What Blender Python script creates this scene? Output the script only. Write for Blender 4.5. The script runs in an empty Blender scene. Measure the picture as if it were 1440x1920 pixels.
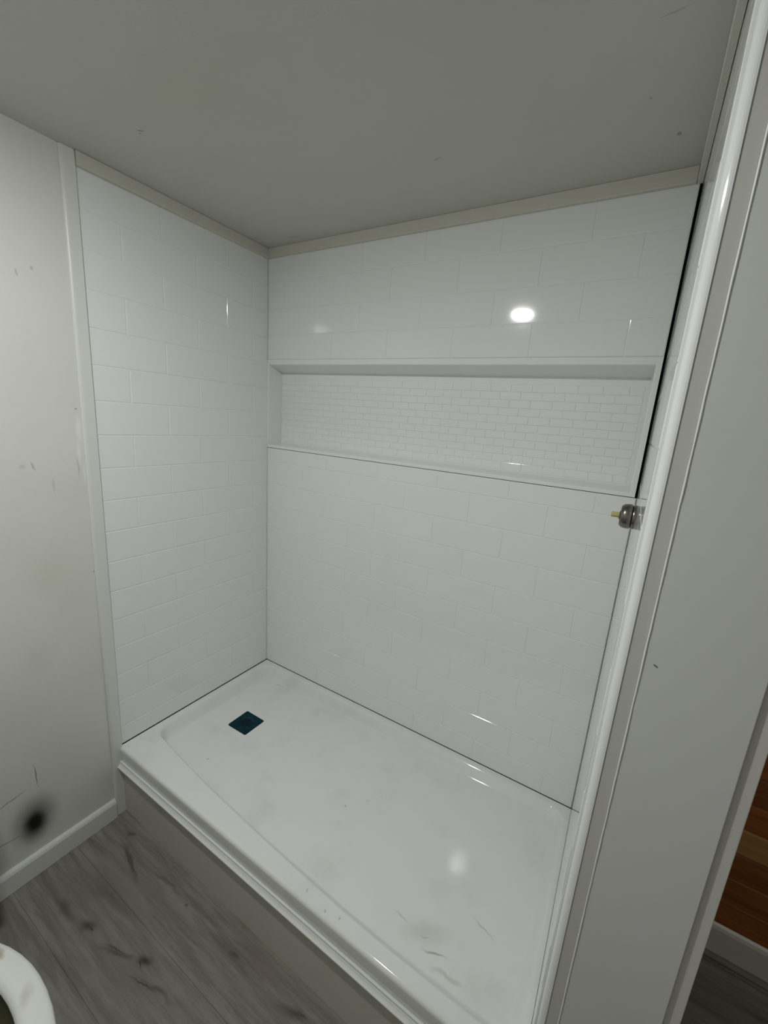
import bpy, bmesh, math, random
from mathutils import Matrix, Vector
random.seed(7)
S = bpy.context.scene
COL = S.collection

# ------------------------------------------------------------------ camera
cam_d = bpy.data.cameras.new('camera')
cam_d.sensor_fit = 'VERTICAL'
cam_d.sensor_height = 36.0
cam_d.lens = 779.425 * 36.0 / 1920.0
cam_d.clip_start = 0.01
cam = bpy.data.objects.new('camera', cam_d)
COL.objects.link(cam)
R = Matrix(((0.85157883, -0.17542778, 0.49400262),
            (0.51889842, 0.14806374, -0.84191541),
            (0.07455148, 0.97329452, 0.21711714))).to_4x4()
cam.matrix_world = Matrix.Translation((1.5019, -1.4130, 1.5698)) @ R
S.camera = cam

# ------------------------------------------------------------------ world, exposure
w = bpy.data.worlds.new('world')
S.world = w
w.use_nodes = True
w.node_tree.nodes['Background'].inputs[0].default_value = (0.5, 0.52, 0.5, 1)
w.node_tree.nodes['Background'].inputs[1].default_value = 0.02
S.view_settings.view_transform = 'Standard'
S.view_settings.look = 'None'
S.view_settings.exposure = 0.0
S.view_settings.gamma = 1.0
S.view_settings.use_curve_mapping = False
LAMP_POS = (0.775, -1.27, 2.2417)
LAMP_STRENGTH = 450.0
LAMP_COLOR = (0.985, 1.0, 0.98, 1)

# ------------------------------------------------------------------ main dimensions (metres)
W = 1.524          # alcove width
RIM = 0.2894       # top of the pan rim above the floor
CEIL = 2.2417
FRONT = -0.770     # face of the wall end on the right
LEFT_M = Matrix.Translation((0.0287, 0, 0)) @ Matrix.Rotation(-0.01282, 4, 'Y')   # the left wall leans a little

# ------------------------------------------------------------------ material helpers
def new_mat(name, color, rough=0.5, spec=0.5, coat=0.0, metallic=0.0):
    m = bpy.data.materials.new(name)
    m.use_nodes = True
    b = m.node_tree.nodes['Principled BSDF']
    b.inputs['Base Color'].default_value = (*color, 1)
    b.inputs['Roughness'].default_value = rough
    b.inputs['Specular IOR Level'].default_value = spec
    b.inputs['Coat Weight'].default_value = coat
    b.inputs['Coat Roughness'].default_value = 0.05
    b.inputs['Metallic'].default_value = metallic
    return m

def N(m, kind, **kw):
    n = m.node_tree.nodes.new(kind)
    for k, v in kw.items():
        setattr(n, k, v)
    return n

def L(m, a, b):
    m.node_tree.links.new(a, b)

def bsdf(m):
    return m.node_tree.nodes['Principled BSDF']

def math_n(m, op, a, b=None, clamp=False):
    n = N(m, 'ShaderNodeMath', operation=op)
    n.use_clamp = clamp
    for i, v in enumerate((a, b)):
        if v is None:
            continue
        if isinstance(v, (int, float)):
            n.inputs[i].default_value = v
        else:
            L(m, v, n.inputs[i])
    return n.outputs[0]

def mix_col(m, fac, a, b):
    n = N(m, 'ShaderNodeMix', data_type='RGBA')
    for sock, v in ((n.inputs[0], fac), (n.inputs[6], a), (n.inputs[7], b)):
        if isinstance(v, (int, float)):
            sock.default_value = v
        elif isinstance(v, tuple):
            sock.default_value = (*v, 1) if len(v) == 3 else v
        else:
            L(m, v, sock)
    return n.outputs[2]

def position(m):
    return N(m, 'ShaderNodeNewGeometry').outputs['Position']

def noise(m, vec, scale, detail=4, rough=0.55, stretch=None):
    n = N(m, 'ShaderNodeTexNoise')
    n.inputs['Scale'].default_value = scale
    n.inputs['Detail'].default_value = detail
    n.inputs['Roughness'].default_value = rough
    if stretch:
        mp = N(m, 'ShaderNodeMapping')
        mp.inputs['Scale'].default_value = stretch
        L(m, vec, mp.inputs['Vector'])
        vec = mp.outputs[0]
    L(m, vec, n.inputs['Vector'])
    return n.outputs['Fac']

def ramp(m, val, lo, hi, a=0.0, b=1.0):
    n = N(m, 'ShaderNodeMapRange', interpolation_type='SMOOTHSTEP')
    L(m, val, n.inputs[0])
    for i, v in enumerate((lo, hi, a, b)):
        n.inputs[i + 1].default_value = v
    return n.outputs[0]

def plane_coords(m, axes, ragged=0.0, ragged_scale=30):
    """two world axes as a flat vector, optionally made ragged by noise"""
    sep = N(m, 'ShaderNodeSeparateXYZ')
    L(m, position(m), sep.inputs[0])
    com = N(m, 'ShaderNodeCombineXYZ')
    L(m, sep.outputs[axes[0]], com.inputs[0])
    L(m, sep.outputs[axes[1]], com.inputs[1])
    v = com.outputs[0]
    if ragged:
        n = N(m, 'ShaderNodeTexNoise')
        n.inputs['Scale'].default_value = ragged_scale
        L(m, v, n.inputs['Vector'])
        sub = N(m, 'ShaderNodeVectorMath', operation='SUBTRACT')
        L(m, n.outputs['Color'], sub.inputs[0])
        sub.inputs[1].default_value = (0.5, 0.5, 0.5)
        sc = N(m, 'ShaderNodeVectorMath', operation='SCALE')
        L(m, sub.outputs[0], sc.inputs[0])
        sc.inputs['Scale'].default_value = ragged
        ad = N(m, 'ShaderNodeVectorMath', operation='ADD')
        L(m, v, ad.inputs[0])
        L(m, sc.outputs[0], ad.inputs[1])
        v = ad.outputs[0]
    return v

def spots(m, vec, lst):
    """lst of (a, b, radius_a, radius_b, angle_deg, softness 0..1, strength) -> one mask"""
    out = None
    for a, b, ra, rb, ang, soft, st in lst:
        mp = N(m, 'ShaderNodeMapping', vector_type='TEXTURE')
        mp.inputs['Location'].default_value = (a, b, 0)
        mp.inputs['Rotation'].default_value = (0, 0, math.radians(ang))
        mp.inputs['Scale'].default_value = (ra, rb, 1)
        L(m, vec, mp.inputs['Vector'])
        sep = N(m, 'ShaderNodeSeparateXYZ')
        L(m, mp.outputs[0], sep.inputs[0])
        com = N(m, 'ShaderNodeCombineXYZ')
        L(m, sep.outputs[0], com.inputs[0])
        L(m, sep.outputs[1], com.inputs[1])
        ln = N(m, 'ShaderNodeVectorMath', operation='LENGTH')
        L(m, com.outputs[0], ln.inputs[0])
        v = ramp(m, ln.outputs['Value'], 1.0 - soft, 1.0, st, 0.0)
        out = v if out is None else math_n(m, 'MAXIMUM', out, v)
    return out

def bump(m, height, strength, dist):
    b = N(m, 'ShaderNodeBump')
    b.inputs['Strength'].default_value = strength
    b.inputs['Distance'].default_value = dist
    L(m, height, b.inputs['Height'])
    L(m, b.outputs[0], bsdf(m).inputs['Normal'])

# ------------------------------------------------------------------ materials
ACR = new_mat('white_acrylic', (0.86, 0.87, 0.86), 0.07, 0.5)
PANW = new_mat('white_pan_acrylic', (0.80, 0.81, 0.79), 0.065, 0.5)
v = plane_coords(PANW, (0, 1), 0.03, 22)
dirt = spots(PANW, v, [(1.25, -0.600, .095, .045, 25, 1, .24), (1.285, -0.628, .045, .005, 14, 1, .75), (1.255, -0.612, .03, .004, 25, 1, .5),
                       (1.375, -0.505, .045, .004, -25, 1, .5), (0.851, -0.417, .006, .006, 0, .7, .6),
                       (0.91, -0.36, .014, .005, 20, 1, .35), (1.18, -0.60, .03, .004, -10, 1, .4),
                       (0.30, -0.555, .005, .005, 0, .7, .6), (0.18, -0.060, .03, .008, 10, 1, .4),
                       (1.33, -0.655, .06, .010, 10, 1, .4), (0.94, -0.71, .004, .004, 0, .7, .5),
                       (1.05, -0.715, .005, .004, 0, .7, .5), (1.01, -0.72, .004, .004, 0, .7, .5)])
film = ramp(PANW, noise(PANW, v, 6, 6), .5, .8, 0, .16)
col = mix_col(PANW, math_n(PANW, 'MAXIMUM', dirt, film), (0.85, 0.86, 0.84), (0.33, 0.32, 0.29))
L(PANW, col, bsdf(PANW).inputs['Base Color'])
bump(PANW, noise(PANW, position(PANW), 160, 2), 0.035, 0.001)

TRIM = new_mat('white_trim', (0.74, 0.75, 0.72), 0.32, 0.5)
CROWN = new_mat('white_crown', (0.63, 0.62, 0.55), 0.45, 0.4)
CASE = new_mat('white_casing', (0.68, 0.68, 0.64), 0.35, 0.5)
STRIP = new_mat('greyish_strip', (0.60, 0.60, 0.56), 0.4, 0.45)
CAULK = new_mat('white_caulk', (0.84, 0.85, 0.83), 0.35, 0.5)
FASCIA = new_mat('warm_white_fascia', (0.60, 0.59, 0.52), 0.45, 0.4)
DARK = new_mat('dark_cavity', (0.03, 0.028, 0.025), 0.9, 0.1)

WALL = new_mat('painted_wall', (0.74, 0.74, 0.69), 0.42, 0.4)
v = plane_coords(WALL, (1, 2), 0.05, 9)
big = ramp(WALL, noise(WALL, position(WALL), 2.6, 4), .42, .72, 0, .35)
c1 = mix_col(WALL, big, (0.73, 0.73, 0.70), (0.65, 0.64, 0.57))
yel = spots(WALL, v, [(-.89, 1.02, .09, .11, 0, .9, .35), (-.94, .76, .07, .07, 0, .9, .30),
                      (-.84, .93, .10, .16, 0, 1, .25)])
c2 = mix_col(WALL, yel, c1, (0.62, 0.60, 0.46))
v2 = plane_coords(WALL, (1, 2), 0.006, 40)
scf = spots(WALL, v2, [(-.905, 1.36, .004, .018, 20, .8, .45), (-.86, 1.30, .004, .03, 0, .9, .3),
                       (-.93, 1.36, .012, .01, 0, .9, .25), (-.858, 1.90, .006, .008, 0, .8, .4),
                       (-.893, 1.88, .004, .014, 10, .8, .4), (-.782, 1.53, .003, .003, 0, .4, .8),
                       (-.772, 1.0, .003, .003, 0, .4, .7), (-.79, 1.35, .004, .05, 0, .9, .3)])
c3 = mix_col(WALL, scf, c2, (0.22, 0.22, 0.20))
hole = spots(WALL, v2, [(-1.006, .205, .085, .120, 0, 1, .85), (-1.008, .192, .066, .100, 0, .85, 1.0)])
hair = spots(WALL, v2, [(-.99, .36, .0016, .055, 2, .6, .8), (-1.06, .32, .055, .0016, 12, .6, .8),
                        (-1.075, .18, .05, .0016, -8, .6, .8)])
c4 = mix_col(WALL, math_n(WALL, 'MAXIMUM', hole, hair), c3, (0.004, 0.004, 0.006))
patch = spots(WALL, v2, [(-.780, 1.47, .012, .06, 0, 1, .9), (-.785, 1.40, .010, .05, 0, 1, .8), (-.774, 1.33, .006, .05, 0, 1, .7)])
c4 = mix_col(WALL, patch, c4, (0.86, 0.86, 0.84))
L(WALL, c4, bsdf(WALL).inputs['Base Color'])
bump(WALL, noise(WALL, position(WALL), 120, 3), 0.12, 0.002)

ENDW = new_mat('painted_wall_end', (0.70, 0.71, 0.69), 0.40, 0.45)
v = plane_coords(ENDW, (0, 2), 0.004, 40)
c = mix_col(ENDW, ramp(ENDW, noise(ENDW, position(ENDW), 5, 4), .45, .75, 0, .25), (0.70, 0.71, 0.69), (0.62, 0.62, 0.58))
mk = spots(ENDW, v, [(1.575, 1.268, .0045, .0015, -20, .4, .9)])
L(ENDW, mix_col(ENDW, mk, c, (0.12, 0.12, 0.11)), bsdf(ENDW).inputs['Base Color'])
bump(ENDW, noise(ENDW, position(ENDW), 160, 3), 0.08, 0.001)

CEILM = new_mat('ceiling_paint', (0.66, 0.66, 0.58), 0.75, 0.25)
v = plane_coords(CEILM, (0, 1), 0.01, 40)
cb = mix_col(CEILM, ramp(CEILM, noise(CEILM, position(CEILM), 1.8, 4), .4, .7, 0, .4), (0.60, 0.60, 0.55), (0.53, 0.525, 0.43))
mk = spots(CEILM, v, [(.275, -.697, .012, .003, 25, .5, .8), (.262, -.69, .004, .003, 0, .5, .5),
                      (.923, -.290, .018, .003, -15, .6, .5), (1.458, -.161, .007, .010, 0, .6, .6),
                      (.162, -.64, .003, .003, 0, .5, .6), (1.43, -.49, .03, .003, -10, .7, .3),
                      (.20, -.06, .06, .012, 10, .9, .3), (1.40, -.30, .004, .004, 0, .5, .5)])
L(CEILM, mix_col(CEILM, mk, cb, (0.20, 0.19, 0.16)), bsdf(CEILM).inputs['Base Color'])
bump(CEILM, noise(CEILM, position(CEILM), 210, 3), 0.12, 0.002)

FLR = new_mat('grey_vinyl_plank', (0.3, 0.28, 0.26), 0.42, 0.4)
pos = position(FLR)
g1 = noise(FLR, pos, 6.0, 8, 0.65, (0.55, 6.0, 1))
g2 = noise(FLR, pos, 30.0, 6, 0.6, (0.35, 6.0, 1))
g3 = noise(FLR, pos, 2.2, 5, 0.6, (0.7, 2.0, 1))
c = mix_col(FLR, ramp(FLR, g1, .32, .68), (0.155, 0.146, 0.130), (0.285, 0.272, 0.245))
c = mix_col(FLR, ramp(FLR, g3, .42, .70, 0, .6), c, (0.20, 0.188, 0.168))
c = mix_col(FLR, ramp(FLR, g2, .50, .80, 0, .38), c, (0.11, 0.102, 0.09))
v = plane_coords(FLR, (0, 1), 0.03, 18)
kn = spots(FLR, v, [(.145, -.775, .030, .014, 15, 1, .7), (.55, -.955, .034, .018, 25, 1, .95), (.33, -1.0, .045, .020, 10, 1, .8),
                    (.24, -.83, .14, .012, -14, 1, .7), (.47, -.985, .10, .009, 20, 1, .6), (.64, -.975, .10, .009, 10, 1, .6),
                    (.75, -.80, .03, .012, 10, 1, .55), (.98, -.80, .07, .018, 8, 1, .7), (.30, -.925, .22, .024, 3, 1, .5),
                    (.40, -.80, .14, .010, 5, 1, .5), (.22, -1.02, .08, .014, 0, 1, .5), (.52, -.80, .008, .008, 0, .8, .6),
                    (2.1, -.08, .12, .012, 4, 1, .4), (1.2, -1.1, .09, .02, 12, 1, .6), (2.3, -.9, .09, .02, 12, 1, .6)])
crack = spots(FLR, plane_coords(FLR, (0, 1), 0.014, 38), [(.553, -.952, .018, .008, 35, 1, 1), (.545, -.965, .022, .006, -15, 1, 1), (.345, -1.0, .02, .006, 15, 1, 1), (.15, -.775, .016, .006, 0, 1, .9), (.60, -.985, .08, .004, 12, 1, .8), (.46, -.985, .07, .004, 16, 1, .8), (.25, -.833, .10, .004, -12, 1, .8), (1.0, -.79, .04, .006, 10, 1, .8)])
c = mix_col(FLR, math_n(FLR, 'MAXIMUM', kn, crack), c, (0.040, 0.036, 0.032))
red = spots(FLR, v, [(.84, -.775, .11, .035, 0, 1, .55), (.14, -.768, .025, .012, 0, .9, .6)])
c = mix_col(FLR, red, c, (0.25, 0.185, 0.17))
L(FLR, c, bsdf(FLR).inputs['Base Color'])
bump(FLR, g2, 0.12, 0.002)

def wood(name, a, b):
    m = new_mat(name, a, 0.34, 0.45)
    pos = position(m)
    obj_info = N(m, 'ShaderNodeObjectInfo')
    ad = N(m, 'ShaderNodeVectorMath', operation='ADD')
    sc = N(m, 'ShaderNodeVectorMath', operation='SCALE')
    com = N(m, 'ShaderNodeCombineXYZ')
    for i in range(3):
        L(m, obj_info.outputs['Random'], com.inputs[i])
    L(m, com.outputs[0], sc.inputs[0])
    sc.inputs['Scale'].default_value = 37.0
    L(m, pos, ad.inputs[0])
    L(m, sc.outputs[0], ad.inputs[1])
    g = noise(m, ad.outputs[0], 9, 6, 0.6, (0.5, 1, 7))
    g2 = noise(m, ad.outputs[0], 4.2, 3, 0.5, (1.5, 1, 3))
    c = mix_col(m, ramp(m, g, .35, .65), a, b)
    c = mix_col(m, ramp(m, g2, .66, .74, 0, .85), c, tuple(x * .18 for x in a))
    L(m, c, bsdf(m).inputs['Base Color'])
    return m
CEDAR = [wood('cedar_red', (0.28, 0.078, 0.014), (0.38, 0.13, 0.027)),
         wood('cedar_brown', (0.21, 0.070, 0.014), (0.31, 0.115, 0.027)),
         wood('cedar_tan', (0.42, 0.23, 0.075), (0.50, 0.29, 0.11))]

NICKEL = new_mat('brushed_nickel', (0.21, 0.195, 0.18), 0.27, 0.5, metallic=1.0)
BLACK = new_mat('black_rubber', (0.015, 0.015, 0.015), 0.5)
STEM = new_mat('yellowed_plastic', (0.50, 0.47, 0.22), 0.4)
TEAL = new_mat('teal_film', (0.004, 0.055, 0.085), 0.6, 0.12)
v = plane_coords(TEAL, (0, 1))
tn = ramp(TEAL, noise(TEAL, v, 55, 4), .35, .7)
ctr = spots(TEAL, plane_coords(TEAL, (0, 1), 0.02, 60), [(.258, -.336, .040, .036, 0, .9, .75)])
L(TEAL, mix_col(TEAL, ctr, mix_col(TEAL, tn, (0.001, 0.024, 0.036), (0.003, 0.045, 0.062)), (0.002, 0.007, 0.018)), bsdf(TEAL).inputs['Base Color'])
GRATE = new_mat('dark_steel_grate', (0.003, 0.010, 0.02), 0.5, 0.2)
PRINT = new_mat('pale_film_mark', (0.09, 0.17, 0.20), 0.5)
PORC = new_mat('white_porcelain', (0.78, 0.79, 0.77), 0.15, 0.5)
v = plane_coords(PORC, (0, 1), 0.02, 40)
st = spots(PORC, v, [(.53, -1.232, .022, .014, 0, .8, .75), (.655, -1.228, .035, .014, -30, .9, .35)])
L(PORC, mix_col(PORC, st, (0.78, 0.79, 0.77), (0.36, 0.32, 0.22)), bsdf(PORC).inputs['Base Color'])
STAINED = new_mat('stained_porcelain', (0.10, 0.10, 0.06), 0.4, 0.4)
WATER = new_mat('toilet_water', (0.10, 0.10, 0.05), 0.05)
LAMPM = new_mat('lit_diffuser', (0.9, 0.9, 0.9), 0.4)
bsdf(LAMPM).inputs['Emission Color'].default_value = LAMP_COLOR
bsdf(LAMPM).inputs['Emission Strength'].default_value = LAMP_STRENGTH

LAMPM2 = new_mat('fill_diffuser', (0.9, 0.9, 0.9), 0.4)
bsdf(LAMPM2).inputs['Emission Color'].default_value = (1.0, 0.93, 0.82, 1)
bsdf(LAMPM2).inputs['Emission Strength'].default_value = 95.0

# ------------------------------------------------------------------ mesh helpers
def link(name, me, mat=None, parent=None, smooth=False):
    o = bpy.data.objects.new(name, me)
    COL.objects.link(o)
    if mat is not None and not me.materials:
        me.materials.append(mat)
    if parent is not None:
        o.parent = parent
    if smooth:
        me.polygons.foreach_set('use_smooth', [True] * len(me.polygons))
    return o

def from_bm(name, bm, mat, parent=None, smooth=False, xf=None):
    if xf is not None:
        bm.transform(xf)
    bmesh.ops.recalc_face_normals(bm, faces=bm.faces)
    me = bpy.data.meshes.new(name)
    bm.to_mesh(me)
    bm.free()
    return link(name, me, mat, parent, smooth)

def box_bm(x0, x1, y0, y1, z0, z1, bev=0.0, seg=2):
    bm = bmesh.new()
    vs = [bm.verts.new((x, y, z)) for z in (z0, z1) for y in (y0, y1) for x in (x0, x1)]
    for f in ((0, 1, 3, 2), (4, 6, 7, 5), (0, 4, 5, 1), (1, 5, 7, 3), (3, 7, 6, 2), (2, 6, 4, 0)):
        bm.faces.new([vs[i] for i in f])
    if bev:
        bmesh.ops.bevel(bm, geom=list(bm.edges), offset=bev, segments=seg, profile=0.6, affect='EDGES')
    return bm

def box(name, x0, x1, y0, y1, z0, z1, mat, parent=None, bev=0.0, xf=None, seg=2):
    return from_bm(name, box_bm(x0, x1, y0, y1, z0, z1, bev, seg), mat, parent, False, xf)

def prism_bm(profile, frame, a, b):
    """extrude a closed 2-D profile; frame(p, q, t) gives the point"""
    bm = bmesh.new()
    r0 = [bm.verts.new(frame(p, q, a)) for p, q in profile]
    r1 = [bm.verts.new(frame(p, q, b)) for p, q in profile]
    n = len(profile)
    for i in range(n):
        bm.faces.new((r0[i], r0[(i + 1) % n], r1[(i + 1) % n], r1[i]))
    bm.faces.new(r0)
    bm.faces.new(r1)
    return bm

def lathe_bm(profile, frame, seg=40):
    """profile of (radius, height); frame(r*cos, r*sin, h)"""
    bm = bmesh.new()
    rings = []
    for r, h in profile:
        if r < 1e-6:
            rings.append([bm.verts.new(frame(0, 0, h))])
        else:
            rings.append([bm.verts.new(frame(r * math.cos(2 * math.pi * i / seg), r * math.sin(2 * math.pi * i / seg), h)) for i in range(seg)])
    for a, b in zip(rings, rings[1:]):
        for i in range(seg):
            j = (i + 1) % seg
            q = [a[i % len(a)], a[j % len(a)], b[j % len(b)], b[i % len(b)]]
            q = list(dict.fromkeys(q))
            if len(q) >= 3:
                bm.faces.new(q)
    return bm

def empty(name, loc=(0, 0, 0)):
    o = bpy.data.objects.new(name, None)
    o.empty_display_size = 0.05
    COL.objects.link(o)
    o.location = loc
    return o

def tag(o, label, cat, group=None):
    o['label'] = label
    o['category'] = cat
    if group:
        o['group'] = group
    return o

def struct(o, label):
    o['kind'] = 'structure'
    o['label'] = label
    o['category'] = o.name.split('.')[0].split('_')[0]
    return o

# ------------------------------------------------------------------ the room shell
flo = struct(box('floor', -0.10, 3.40, -2.50, 0.16, -0.06, -0.004, DARK), 'grey wood-look vinyl plank floor')
edges_y = [0.045, 0.010, -0.004, -0.184, -0.364, -0.544, -0.7275, -0.908, -1.088, -1.268, -1.448, -1.628, -1.808, -1.988, -2.10]
pk = {}
for i, (ya, yb) in enumerate(zip(edges_y, edges_y[1:])):
    x = 0.02 if yb < -0.74 else 1.700
    first = True
    while x < 3.28:
        ln = 1.22 if not first else random.choice((0.52, 0.85, 1.05)) if yb < -.74 else 1.22
        if i in (6, 7): ln = 1.6 if first else 1.22
        x1 = min(3.30, x + ln)
        first = False
        key = (round(x1 - x, 4), round(ya - yb, 4))
        if key not in pk:
            gp = 0.0002 if key[1] > 0.06 else 0.0013
            bm = box_bm(0.0002, key[0] - 0.0002, -key[1] + gp, -gp, -0.004, 0.0, 0.0003, 1)
            pk[key] = from_bm('plank', bm, FLR, flo)
            o = pk[key]
        else:
            o = link('plank', pk[key].data, None, flo)
        o.location = (x, ya, 0)
        x = x1

struct(box('ceiling', -0.10, 3.40, -2.50, 0.16, CEIL, CEIL + 0.05, CEILM), 'off-white painted ceiling with small scuffs')
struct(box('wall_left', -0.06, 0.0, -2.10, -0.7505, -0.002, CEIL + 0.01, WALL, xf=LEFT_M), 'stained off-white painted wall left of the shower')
struct(box('wall_alcove_left', -0.08, -0.045, -0.7505, 0.12, 0.0, CEIL, DARK), 'dark framing behind the left shower panel')
struct(box('wall_back', -0.08, 1.70, 0.115, 0.155, 0.0, CEIL, DARK), 'dark framing behind the back shower panels')
struct(box('wall_front', -0.10, 3.40, -2.14, -2.10, 0.0, CEIL, ENDW), 'white painted wall opposite the shower')
struct(box('wall_right', 3.30, 3.36, -2.10, 0.16, 0.0, CEIL, ENDW), 'white painted wall of the next room')

# the wall that ends at the right of the shower
part = empty('wall_partition', (1.62, -0.4, 0))
struct(part, 'white painted wall end to the right of the shower')
def child_at(o, parent):
    o.parent = parent
    o.matrix_parent_inverse = Matrix.Translation(-Vector(parent.location))
    return o
child_at(box('core', 1.540, 1.7005, -0.7555, 0.110, 0, CEIL, ENDW), part)
child_at(box('facing_board', 1.5590, 1.6885, FRONT, -0.7648, 0, CEIL, ENDW, bev=0.001), part)
child_at(box('jamb_strip', 1.6350, 1.7095, -0.7645, -0.7400, 0, CEIL, CASE, bev=0.0012), part)
child_at(box('side_board', 1.7010, 1.7075, -0.7390, 0.052, 0, CEIL, CASE), part)

# wood boarded wall in the next room
wb = struct(box('wall_next_room', 1.7090, 3.30, 0.062, 0.110, 0, CEIL, DARK), 'horizontal cedar boarded wall in the next room')
kinds = [0, 1, 1, 2, 0, 1, 0, 2, 1, 0, 1, 2, 0, 1, 1, 0, 2, 1, 0, 1, 2, 0, 1, 0]
zs = 0.1035
ph = 0.0895
pm = {}
k = 0
while zs < CEIL - 0.01:
    z1 = min(CEIL, zs + ph)
    # board with a bevelled upper edge
    hgt = z1 - zs
    prof = [(0.060, 0.0005), (0.0455, 0.0005), (0.0445, 0.003), (0.0445, hgt - 0.008), (0.0475, hgt - 0.0015), (0.052, hgt - 0.0005), (0.060, hgt - 0.0005)]
    kk = (kinds[k % len(kinds)], round(hgt, 3))
    if kk not in pm:
        bm = prism_bm(prof, lambda p, q, t: (t, p, q), 1.7095, 3.299)
        pm[kk] = from_bm('board', bm, CEDAR[kk[0]], wb).data
        o = [c for c in wb.children if c.data == pm[kk]][0]
    else:
        o = link('board', pm[kk], None, wb)
    o.location = (0, 0, zs)
    zs = z1
    k += 1
bb = from_bm('baseboard_next_room', prism_bm([(0.061, 0.0005), (0.034, 0.0005), (0.034, 0.088), (0.038, 0.098), (0.046, 0.1025), (0.061, 0.1025)],
             lambda p, q, t: (t, p, q), 1.7095, 3.299), CASE)
struct(bb, 'dusty white baseboard under the cedar boards')

# left wall baseboard
bl = from_bm('baseboard_left', prism_bm([(0.0005, 0.001), (0.0145, 0.001), (0.0145, 0.066), (0.011, 0.074), (0.006, 0.079), (0.0005, 0.080)],
             lambda p, q, t: (p, t, q), -2.099, -0.7702), TRIM, xf=LEFT_M)
struct(bl, 'white baseboard along the left wall')

# vertical trims
def trim_profile(w_, t_, r_, seg=6):
    """flat strip with one rounded long edge: (along, out)"""
    pts = [(0, 0), (0, t_ - 0.001), (0.001, t_)]
    for i in range(seg + 1):
        a = math.pi / 2 * i / seg
        pts.append((w_ - r_ + r_ * math.sin(a), t_ - r_ * 0.6 + r_ * 0.6 * math.cos(a)))
    pts.append((w_, 0))
    return pts
t1 = from_bm('trim_1', prism_bm(trim_profile(0.0385, 0.0075, 0.011), lambda p, q, t: (q + 0.0004, -0.7315 - p, t), 0.0005, CEIL - 0.0005), TRIM, xf=LEFT_M)
struct(t1, 'white vertical trim strip at the front edge of the left shower panel')
pts = [(1.5403, -0.7560), (1.5403, -0.7692)]
for i in range(9):
    a = math.pi / 2 * i / 8
    pts.append((1.5395 - 0.0110 * math.sin(a), -0.7582 - 0.0110 * math.cos(a)))
pts += [(1.5285, -0.7560)]
t2 = from_bm('trim_2', prism_bm(pts, lambda p, q, t: (p, q, t), 0.0005, CEIL - 0.0005), ACR)
struct(t2, 'white rounded vertical edge strip of the right shower panel')
struct(box('trim_7', 1.5406, 1.5588, -0.7680, -0.7560, 0.0005, CEIL - 0.0005, STRIP, bev=0.0006), 'narrow greyish vertical strip between the rounded edge and the wall end')
# caulk bead in uneven short lengths along that trim
bm = bmesh.new()
zz = 0.002
prev = None
while zz <= CEIL - 0.003:
    r = 0.0011 + random.random() * 0.0004
    cx = 1.5596 + (random.random() - .5) * 0.0004
    ring = [bm.verts.new((cx + r * math.cos(a), -0.7702 - 0.9 * r * math.sin(a), zz)) for a in [math.pi * j / 5 for j in range(6)]]
    if prev:
        for j in range(5):
            bm.faces.new((prev[j], prev[j + 1], ring[j + 1], ring[j]))
    prev = ring
    zz += 0.012 + random.random() * 0.02
t3 = from_bm('trim_3', bm, CAULK, smooth=True)
struct(t3, 'thin white caulk bead beside the rounded trim')

# flat crown strips under the ceiling
def crown(n, frame, a, b, lab, xf=None):
    prof = [(0.0006, 0), (0.0006, -0.036), (0.0115, -0.036), (0.0135, -0.034), (0.0135, 0)]
    struct(from_bm('trim_%d' % n, prism_bm(prof, frame, a, b), CROWN, xf=xf), lab)
crown(4, lambda p, q, t: (t, -p, CEIL - 0.0008 + q), 0.0150, W - 0.0145, 'flat crown strip along the ceiling above the back panel')
crown(5, lambda p, q, t: (p, t, CEIL - 0.0012 + q), -0.7305, 0.0, 'flat crown strip along the ceiling above the left panel', Matrix.Translation((0.0006, 0, 0)))
crown(6, lambda p, q, t: (W - p, t, CEIL - 0.0008 + q), -0.7550, 0.0, 'flat crown strip along the ceiling above the right panel')

# ------------------------------------------------------------------ shower panels with moulded tiles
tile_cache = {}
def tile_mesh(w_, h_, gap, cham, dep):
    key = (round(w_, 4), round(h_, 4), gap, cham, dep)
    if key in tile_cache:
        return tile_cache[key]
    x0, x1, z0, z1 = gap / 2, w_ - gap / 2, gap / 2, h_ - gap / 2
    rings = []
    for ins, d in ((0, 0.0), (cham * 0.35, dep * 0.72), (cham, dep)):
        rings.append([(x0 + ins, -d, z0 + ins), (x1 - ins, -d, z0 + ins), (x1 - ins, -d, z1 - ins), (x0 + ins, -d, z1 - ins)])
    vs = [p for r in rings for p in r]
    fs = [(8, 9, 10, 11)]
    for r in (0, 4):
        for i in range(4):
            j = (i + 1) % 4
            fs.append((r + i, r + j, r + 4 + j, r + 4 + i))
    me = bpy.data.meshes.new('tile')
    me.from_pydata(vs, [], fs)
    me.materials.append(ACR)
    tile_cache[key] = me
    return me

def tile_rows(parent, width, rows, first_joint, length, gap=0.0016, cham=0.0026, dep=0.0013, name='tile', n0=0.0, ubase=0.0):
    """rows: (v0, v1, odd); joints at first_joint (even) or first_joint + length/2 (odd), in the panel's own u"""
    for v0, v1, odd in rows:
        j = (first_joint + (length / 2 if odd else 0) - ubase) % length
        cuts = [0.0]
        while j < width - 0.004:
            if j > 0.004:
                cuts.append(j)
            j += length
        cuts.append(width)
        for a, b in zip(cuts, cuts[1:]):
            o = link(name, tile_mesh(b - a, v1 - v0, gap, cham, dep), None, parent)
            o.location = (ubase + a, n0, v0)

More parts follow.
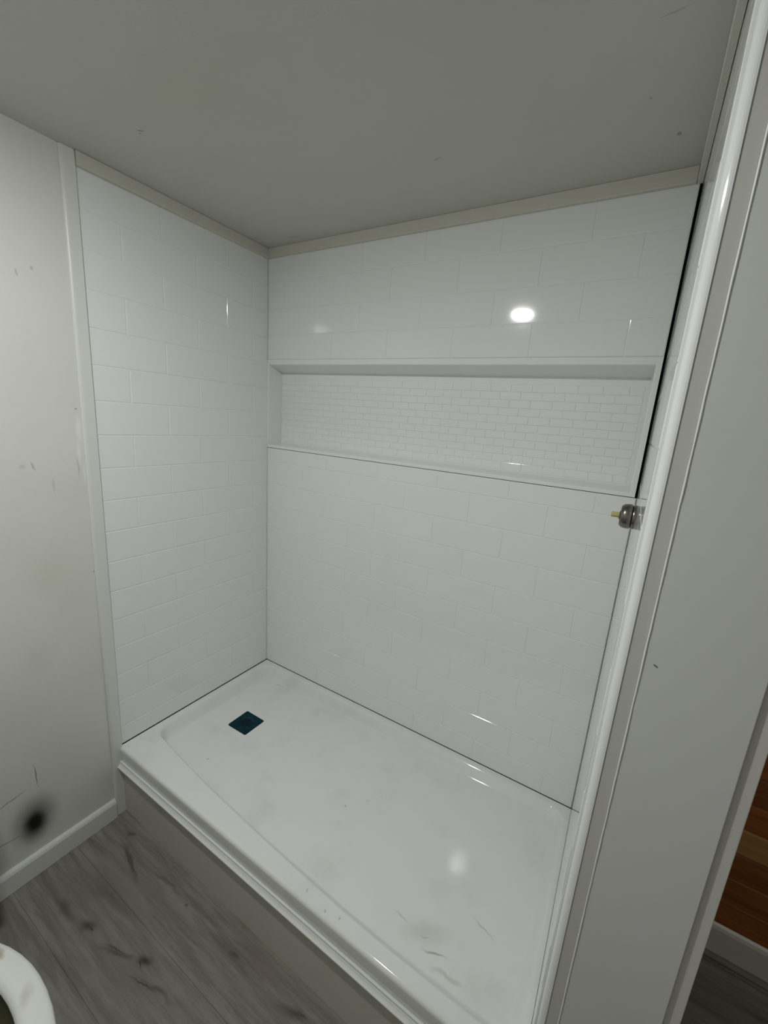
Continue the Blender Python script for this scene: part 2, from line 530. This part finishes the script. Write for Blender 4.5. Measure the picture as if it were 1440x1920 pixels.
def rows_between(z0, z1, ref, pitch, odd_at_ref):
    """cut z0..z1 at ref + k*pitch"""
    ks = range(-30, 31)
    cuts = [z0] + [ref + k * pitch for k in ks if z0 + 0.006 < ref + k * pitch < z1 - 0.006] + [z1]
    out = []
    for a, b in zip(cuts, cuts[1:]):
        k = math.floor(((a + b) / 2 - ref) / pitch)
        out.append((a, b, (k % 2 == 1) != odd_at_ref))
    return out

# left panel (leans with the wall)
pl = empty('shower_surround')
PB = 0.2912
pl.matrix_world = LEFT_M @ Matrix.Translation((-0.0016, -0.7312, PB)) @ Matrix.Rotation(math.pi / 2, 4, 'Z')
tag(pl, 'tall glossy white tile-moulded shower panel on the left side, beside the drain', 'shower panel', 'shower wall panels')
hl = 2.2085 - PB
box('backing', 0, 0.7297, 0, 0.006, 0, hl, ACR, pl)
tile_rows(pl, 0.7297, [(a - PB, b - PB, o) for a, b, o in rows_between(PB, PB + hl, 1.4505, 0.1087, True)], 0.7312 - 0.614, 0.264)

# right panel
pr = empty('shower_surround')
pr.matrix_world = Matrix.Translation((W + 0.0016, -0.0005, PB - 0.0010)) @ Matrix.Rotation(-math.pi / 2, 4, 'Z')
tag(pr, 'tall glossy white tile-moulded shower panel on the right side, holding the valve', 'shower panel', 'shower wall panels')
box('backing', 0, 0.7550, 0, 0.006, 0, 2.2095 - PB, ACR, pr)
tile_rows(pr, 0.7550, [(a - PB, b - PB, o) for a, b, o in rows_between(PB, 2.2085, 1.4505, 0.1087, True)], 0.09, 0.264)

# lower back panel
pb = empty('shower_surround', (0, 0.0016, PB))
tag(pb, 'glossy white tile-moulded back panel below the niche', 'shower panel', 'shower wall panels')
XL = -0.005
box('backing', XL, W - 0.0007, 0, 0.006, 0, 1.3990 - PB, ACR, pb)
tile_rows(pb, W - 0.0007 - XL, [(a - PB, b - PB, o) for a, b, o in rows_between(PB, 1.3990, 1.336, 0.1063, False)], 1.155, 0.264, ubase=XL)

# upper back panel
pu = empty('shower_surround', (0, 0.0016, 1.7935))
tag(pu, 'glossy white tile-moulded back panel above the niche', 'shower panel', 'shower wall panels')
box('backing', XL, 1.5180, 0, 0.006, 0, 2.2085 - 1.7935, ACR, pu)
tile_rows(pu, 1.5180 - XL, [(a - 1.7935, b - 1.7935, o) for a, b, o in rows_between(1.7935, 2.2085, 1.8935, 0.1075, True)], 1.155, 0.264, ubase=XL)

# niche panel between them
pn = empty('shower_niche', (0, 0, 1.4015))
tag(pn, 'long recessed white shower niche with small mosaic tiles at its back', 'shower niche')
zb = 1.4015
bm = bmesh.new()
def rect(x0, x1, z0, z1, y):
    return [bm.verts.new(p) for p in ((x0, y, z0 - zb), (x1, y, z0 - zb), (x1, y, z1 - zb), (x0, y, z1 - zb))]
r_out_b = rect(-0.0045, 1.5180, 1.4015, 1.7925, 0.006)
r_out = rect(-0.0045, 1.5180, 1.4015, 1.7925, -0.002)
r_open = rect(0.0115, 1.5035, 1.4130, 1.7715, -0.002)
ND = 0.085
r_back = rect(0.0125, 1.4965, 1.4215, 1.7455, ND)
for a, b in ((r_out_b, r_out), (r_out, r_open), (r_open, r_back)):
    for i in range(4):
        j = (i + 1) % 4
        bm.faces.new((a[i], a[j], b[j], b[i]))
bm.faces.new(r_back)
ed = [e for e in bm.edges if all(v in r_open for v in e.verts)]
bmesh.ops.bevel(bm, geom=ed, offset=0.0035, segments=3, profile=0.5, affect='EDGES')
from_bm('niche_shell', bm, ACR, pn)
TL, TH = 0.0715, 0.0268
rows = []
z = 1.4265
odd = False
while z + TH < 1.7440:
    rows.append((z - zb, z + TH - zb, odd))
    z += TH
    odd = not odd
tile_rows(pn, 1.4710, rows, 0.02, TL, gap=0.0014, cham=0.0012, dep=0.0009, name='mosaic_tile', n0=ND - 0.0002, ubase=0.0180)

# ------------------------------------------------------------------ shower pan
pan = empty('shower_pan', (0.77, -0.37, 0.205))
tag(pan, 'white acrylic shower pan with a wide front threshold', 'shower pan')
X0, X1 = 0.0270, 1.5238
YB, YF = -0.0005, -0.7280
def front_edge(x):
    pts = [(0.0, -0.612), (0.12, -0.625), (0.29, -0.645), (0.47, -0.662), (0.70, -0.679), (0.89, -0.690), (1.05, -0.698), (1.15, -0.701), (1.6, -0.702)]
    for (a, b), (c, d) in zip(pts, pts[1:]):
        if x <= c:
            t = (x - a) / (c - a)
            return b + (d - b) * t
    return pts[-1][1]
def sstep(t):
    t = max(0.0, min(1.0, t))
    return t * t * (3 - 2 * t)
def pan_z(x, y):
    dx = min(x - (X0 + 0.020), (X1 - 0.012) - x)
    db = (YB - 0.020) - y
    df = y - front_edge(x)
    rr = 0.060
    def comb(p, q):
        if p < rr and q < rr:
            return rr - math.hypot(rr - p, rr - q)
        return min(p, q)
    d = min(comb(dx, db), comb(dx, df))
    side = sstep(d / 0.034) if df > 0.06 else sstep(d / (0.024 + 0.010 * max(0, df) / 0.06))
    dep = 0.019 + 0.023 * (1.5 - max(x, 0.2)) + 0.012 * (y + 0.7)   # the floor falls towards the drain
    return RIM - dep * side
def axis(lo, hi, fine_lo, fine_hi, nf, nc):
    a = [lo + (fine_lo - lo) * i / nf for i in range(nf)]
    b = [fine_lo + (fine_hi - fine_lo) * i / nc for i in range(nc)]
    c = [fine_hi + (hi - fine_hi) * i / nf for i in range(nf + 1)]
    return a + b + c
xs = axis(X0, X1, X0 + 0.12, X1 - 0.12, 44, 60)
ys = axis(YF, YB, YF + 0.17, YB - 0.12, 60, 36)
vs = [(x, y, pan_z(x, y)) for y in ys for x in xs]
nx = len(xs)
fs = [(j * nx + i, j * nx + i + 1, (j + 1) * nx + i + 1, (j + 1) * nx + i) for j in range(len(ys) - 1) for i in range(nx - 1)]
# front face: rolled edge then a flat drop
rowi = list(range(nx))
fp = []
for i in range(1, 9):
    a = math.pi / 2 * i / 8
    fp.append((YF - 0.0120 * math.sin(a), RIM - 0.0120 + 0.0120 * math.cos(a)))
fp += [(-0.7397, 0.264), (-0.7392, 0.245), (-0.7386, 0.2305), (-0.7320, 0.2303)]
prev = rowi
for y, z in fp:
    base = len(vs)
    vs += [(x, y, z) for x in xs]
    cur = list(range(base, base + nx))
    for i in range(nx - 1):
        fs.append((prev[i + 1], prev[i], cur[i], cur[i + 1]))
    prev = cur
me = bpy.data.meshes.new('basin')
me.from_pydata(vs, [], fs)
o = link('basin', me, PANW, None, True)
child_at(o, pan)
# moulded lip under the front face
lip = [(-0.7330, 0.2300), (-0.7442, 0.2300), (-0.7448, 0.2290), (-0.7428, 0.2268), (-0.7428, 0.2238), (-0.7450, 0.2205), (-0.7470, 0.2172), (-0.7498, 0.2143), (-0.7530, 0.2120), (-0.7540, 0.2106), (-0.7538, 0.2080), (-0.7310, 0.2080)]
o = from_bm('front_lip', prism_bm(lip, lambda p, q, t: (t, p, q), X0 + 0.001, X1), CAULK)
child_at(o, pan)
# plain board under the pan, down to the floor
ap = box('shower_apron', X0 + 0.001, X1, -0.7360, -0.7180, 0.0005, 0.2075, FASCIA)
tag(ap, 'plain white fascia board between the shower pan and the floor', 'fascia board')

# drain under its teal protective film
dr = empty('shower_drain', (0.258, -0.336, pan_z(0.258, -0.336)))
tag(dr, 'square shower drain covered with dark teal protective film', 'drain')
bm = bmesh.new()
hw, hh, rr = 0.0535, 0.0530, 0.006
ring = []
for cx, cy, a0 in ((hw - rr, hh - rr, 0), (-hw + rr, hh - rr, 90), (-hw + rr, -hh + rr, 180), (hw - rr, -hh + rr, 270)):
    for i in range(5):
        a = math.radians(a0 + 22.5 * i)
        ring.append((cx + rr * math.cos(a), cy + rr * math.sin(a)))
def lay(s, z):
    return [bm.verts.new((p[0] * s, p[1] * s, z)) for p in ring]
l0, l1, l2 = lay(1, -0.002), lay(1, 0.0022), lay(0.975, 0.0030)
for a, b in ((l0, l1), (l1, l2)):
    for i in range(len(ring)):
        j = (i + 1) % len(ring)
        bm.faces.new((a[i], a[j], b[j], b[i]))
bm.faces.new(l2)
from_bm('film_cover', bm, TEAL, dr)
# ring of slots showing through the film
for k in range(12):
    a = 2 * math.pi * k / 12
    bm = box_bm(-0.005, 0.005, -0.0014, 0.0014, 0.0026, 0.0036, 0.0004, 1)
    bm.transform(Matrix.Rotation(a, 4, 'Z') @ Matrix.Translation((0.019, 0, 0)))
    from_bm('grate_slot', bm, GRATE, dr)
# broken arc of tiny pale marks printed on the film
for k in range(9):
    a = math.radians(55 + 14 * k)
    bm = box_bm(-0.0018, 0.0018, -0.0009, 0.0009, 0.00295, 0.0033)
    bm.transform(Matrix.Translation((0.031 * math.cos(a), 0.028 * math.sin(a), 0)) @ Matrix.Rotation(a + math.pi / 2, 4, 'Z'))
    from_bm('film_mark', bm, PRINT, dr)

# ------------------------------------------------------------------ valve on the right panel
VY, VZ = -0.372, 1.403
va = empty('shower_valve', (W, VY, VZ))
tag(va, 'brushed nickel shower valve stub with a yellowed plastic stem', 'shower valve')
fr = lambda a, b, h: (-h, a, b)
from_bm('collar', lathe_bm([(0.0, 0.0003), (0.0255, 0.0003), (0.0262, 0.002), (0.0262, 0.0065), (0.0250, 0.0075), (0.0, 0.0075)], fr), NICKEL, va, True)
from_bm('gasket', lathe_bm([(0.0235, 0.0070), (0.0242, 0.0085), (0.0235, 0.0100)], fr), BLACK, va, True)
from_bm('bell', lathe_bm([(0.0, 0.0090), (0.0258, 0.0090), (0.0270, 0.0105), (0.0270, 0.0170), (0.0266, 0.0215), (0.0256, 0.0250), (0.0225, 0.0285), (0.0212, 0.0298), (0.0200, 0.0302), (0.0, 0.0298)], fr), NICKEL, va, True)
st_bm = lathe_bm([(0.0, 0.0290), (0.0062, 0.0290), (0.0062, 0.0470), (0.0055, 0.0478), (0.0, 0.0478)], fr, 12)
from_bm('stem', st_bm, STEM, va, False)
from_bm('stem_collar', lathe_bm([(0.0066, 0.0292), (0.0095, 0.0292), (0.0095, 0.0318), (0.0066, 0.0318)], fr, 20), BLACK, va, True)

# ------------------------------------------------------------------ toilet at the lower left
TX, TY = 0.635, -1.3900
to = empty('toilet', (TX, TY, 0))
tag(to, 'white porcelain toilet bowl with a stained rim and no seat', 'toilet')
def egg(a_front, a_back, b, n=48):
    out = []
    for i in range(n):
        t = 2 * math.pi * i / n
        c, s = math.cos(t), math.sin(t)
        out.append(((a_front if c > 0 else a_back) * c, b * s))
    return out
bm = bmesh.new()
prof = [(0.62, 0.60, 0.0, -0.03), (0.60, 0.58, 0.02, -0.03), (0.55, 0.50, 0.10, -0.02), (0.62, 0.58, 0.20, -0.01), (0.84, 0.82, 0.30, 0), (0.965, 0.965, 0.355, 0), (0.99, 0.99, 0.375, 0),
        (1.0, 1.0, 0.388, 0), (0.985, 0.985, 0.397, 0), (0.955, 0.95, 0.4005, 0), (0.80, 0.78, 0.4005, 0), (0.765, 0.735, 0.397, 0), (0.755, 0.72, 0.388, 0)]
prev = None
for sx, sy, z, ox in prof:
    rg = [bm.verts.new((x * sx + ox, y * sy, z)) for x, y in egg(0.285, 0.275, 0.192)]
    if prev:
        n = len(rg)
        for i in range(n):
            j = (i + 1) % n
            bm.faces.new((prev[i], prev[j], rg[j], rg[i]))
    else:
        bm.faces.new(rg)
    prev = rg
from_bm('bowl', bm, PORC, to, True)
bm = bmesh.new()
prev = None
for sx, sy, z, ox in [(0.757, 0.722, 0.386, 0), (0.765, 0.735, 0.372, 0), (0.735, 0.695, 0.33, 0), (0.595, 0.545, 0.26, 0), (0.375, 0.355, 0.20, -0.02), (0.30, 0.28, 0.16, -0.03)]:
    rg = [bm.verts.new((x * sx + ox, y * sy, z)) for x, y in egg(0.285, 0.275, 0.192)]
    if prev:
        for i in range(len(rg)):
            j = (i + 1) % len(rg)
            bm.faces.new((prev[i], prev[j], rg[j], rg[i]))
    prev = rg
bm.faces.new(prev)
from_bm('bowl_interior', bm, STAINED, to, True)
bm = bmesh.new()
bm.faces.new([bm.verts.new((x * 0.42 - 0.02, y * 0.40, 0.215)) for x, y in egg(0.285, 0.275, 0.192)])
from_bm('water', bm, WATER, to)
from_bm('tank_shelf', box_bm(-0.46, -0.20, -0.12, 0.12, 0.18, 0.398, 0.03, 3), PORC, to, True)
from_bm('tank', box_bm(-0.575, -0.385, -0.235, 0.235, 0.401, 0.735, 0.02, 3), PORC, to)
from_bm('tank_lid', box_bm(-0.585, -0.375, -0.245, 0.245, 0.7355, 0.770, 0.010, 3), PORC, to)
hb = box_bm(-0.384, -0.372, 0.14, 0.20, 0.675, 0.690, 0.004, 2)
from_bm('flush_handle', hb, NICKEL, to)

# ------------------------------------------------------------------ ceiling lamp (above and left of the viewer, seen mirrored in the panels), added fill lamp next door
up = lambda a, b, h: (a, b, -h)
def ceiling_lamp(pos, mat, label):
    lp = empty('ceiling_lamp', pos)
    tag(lp, label, 'ceiling lamp')
    from_bm('base_ring', lathe_bm([(0.0, 0.0005), (0.078, 0.0005), (0.078, 0.003), (0.074, 0.0045), (0.0, 0.0045)], up, 48), TRIM, lp, True)
    from_bm('diffuser', lathe_bm([(0.050, 0.0047), (0.050, 0.0060), (0.048, 0.0080), (0.036, 0.0100), (0.018, 0.0110), (0.0, 0.0113)], up, 48), mat, lp, True)
ceiling_lamp(LAMP_POS, LAMPM, 'round flush lit ceiling lamp above the floor in front of the shower')
ceiling_lamp((2.55, -0.45, CEIL), LAMPM2, 'dim round flush fill lamp, added out of view to brighten the next room')  # added fill, out of view: lifts the cedar boards and floor next door
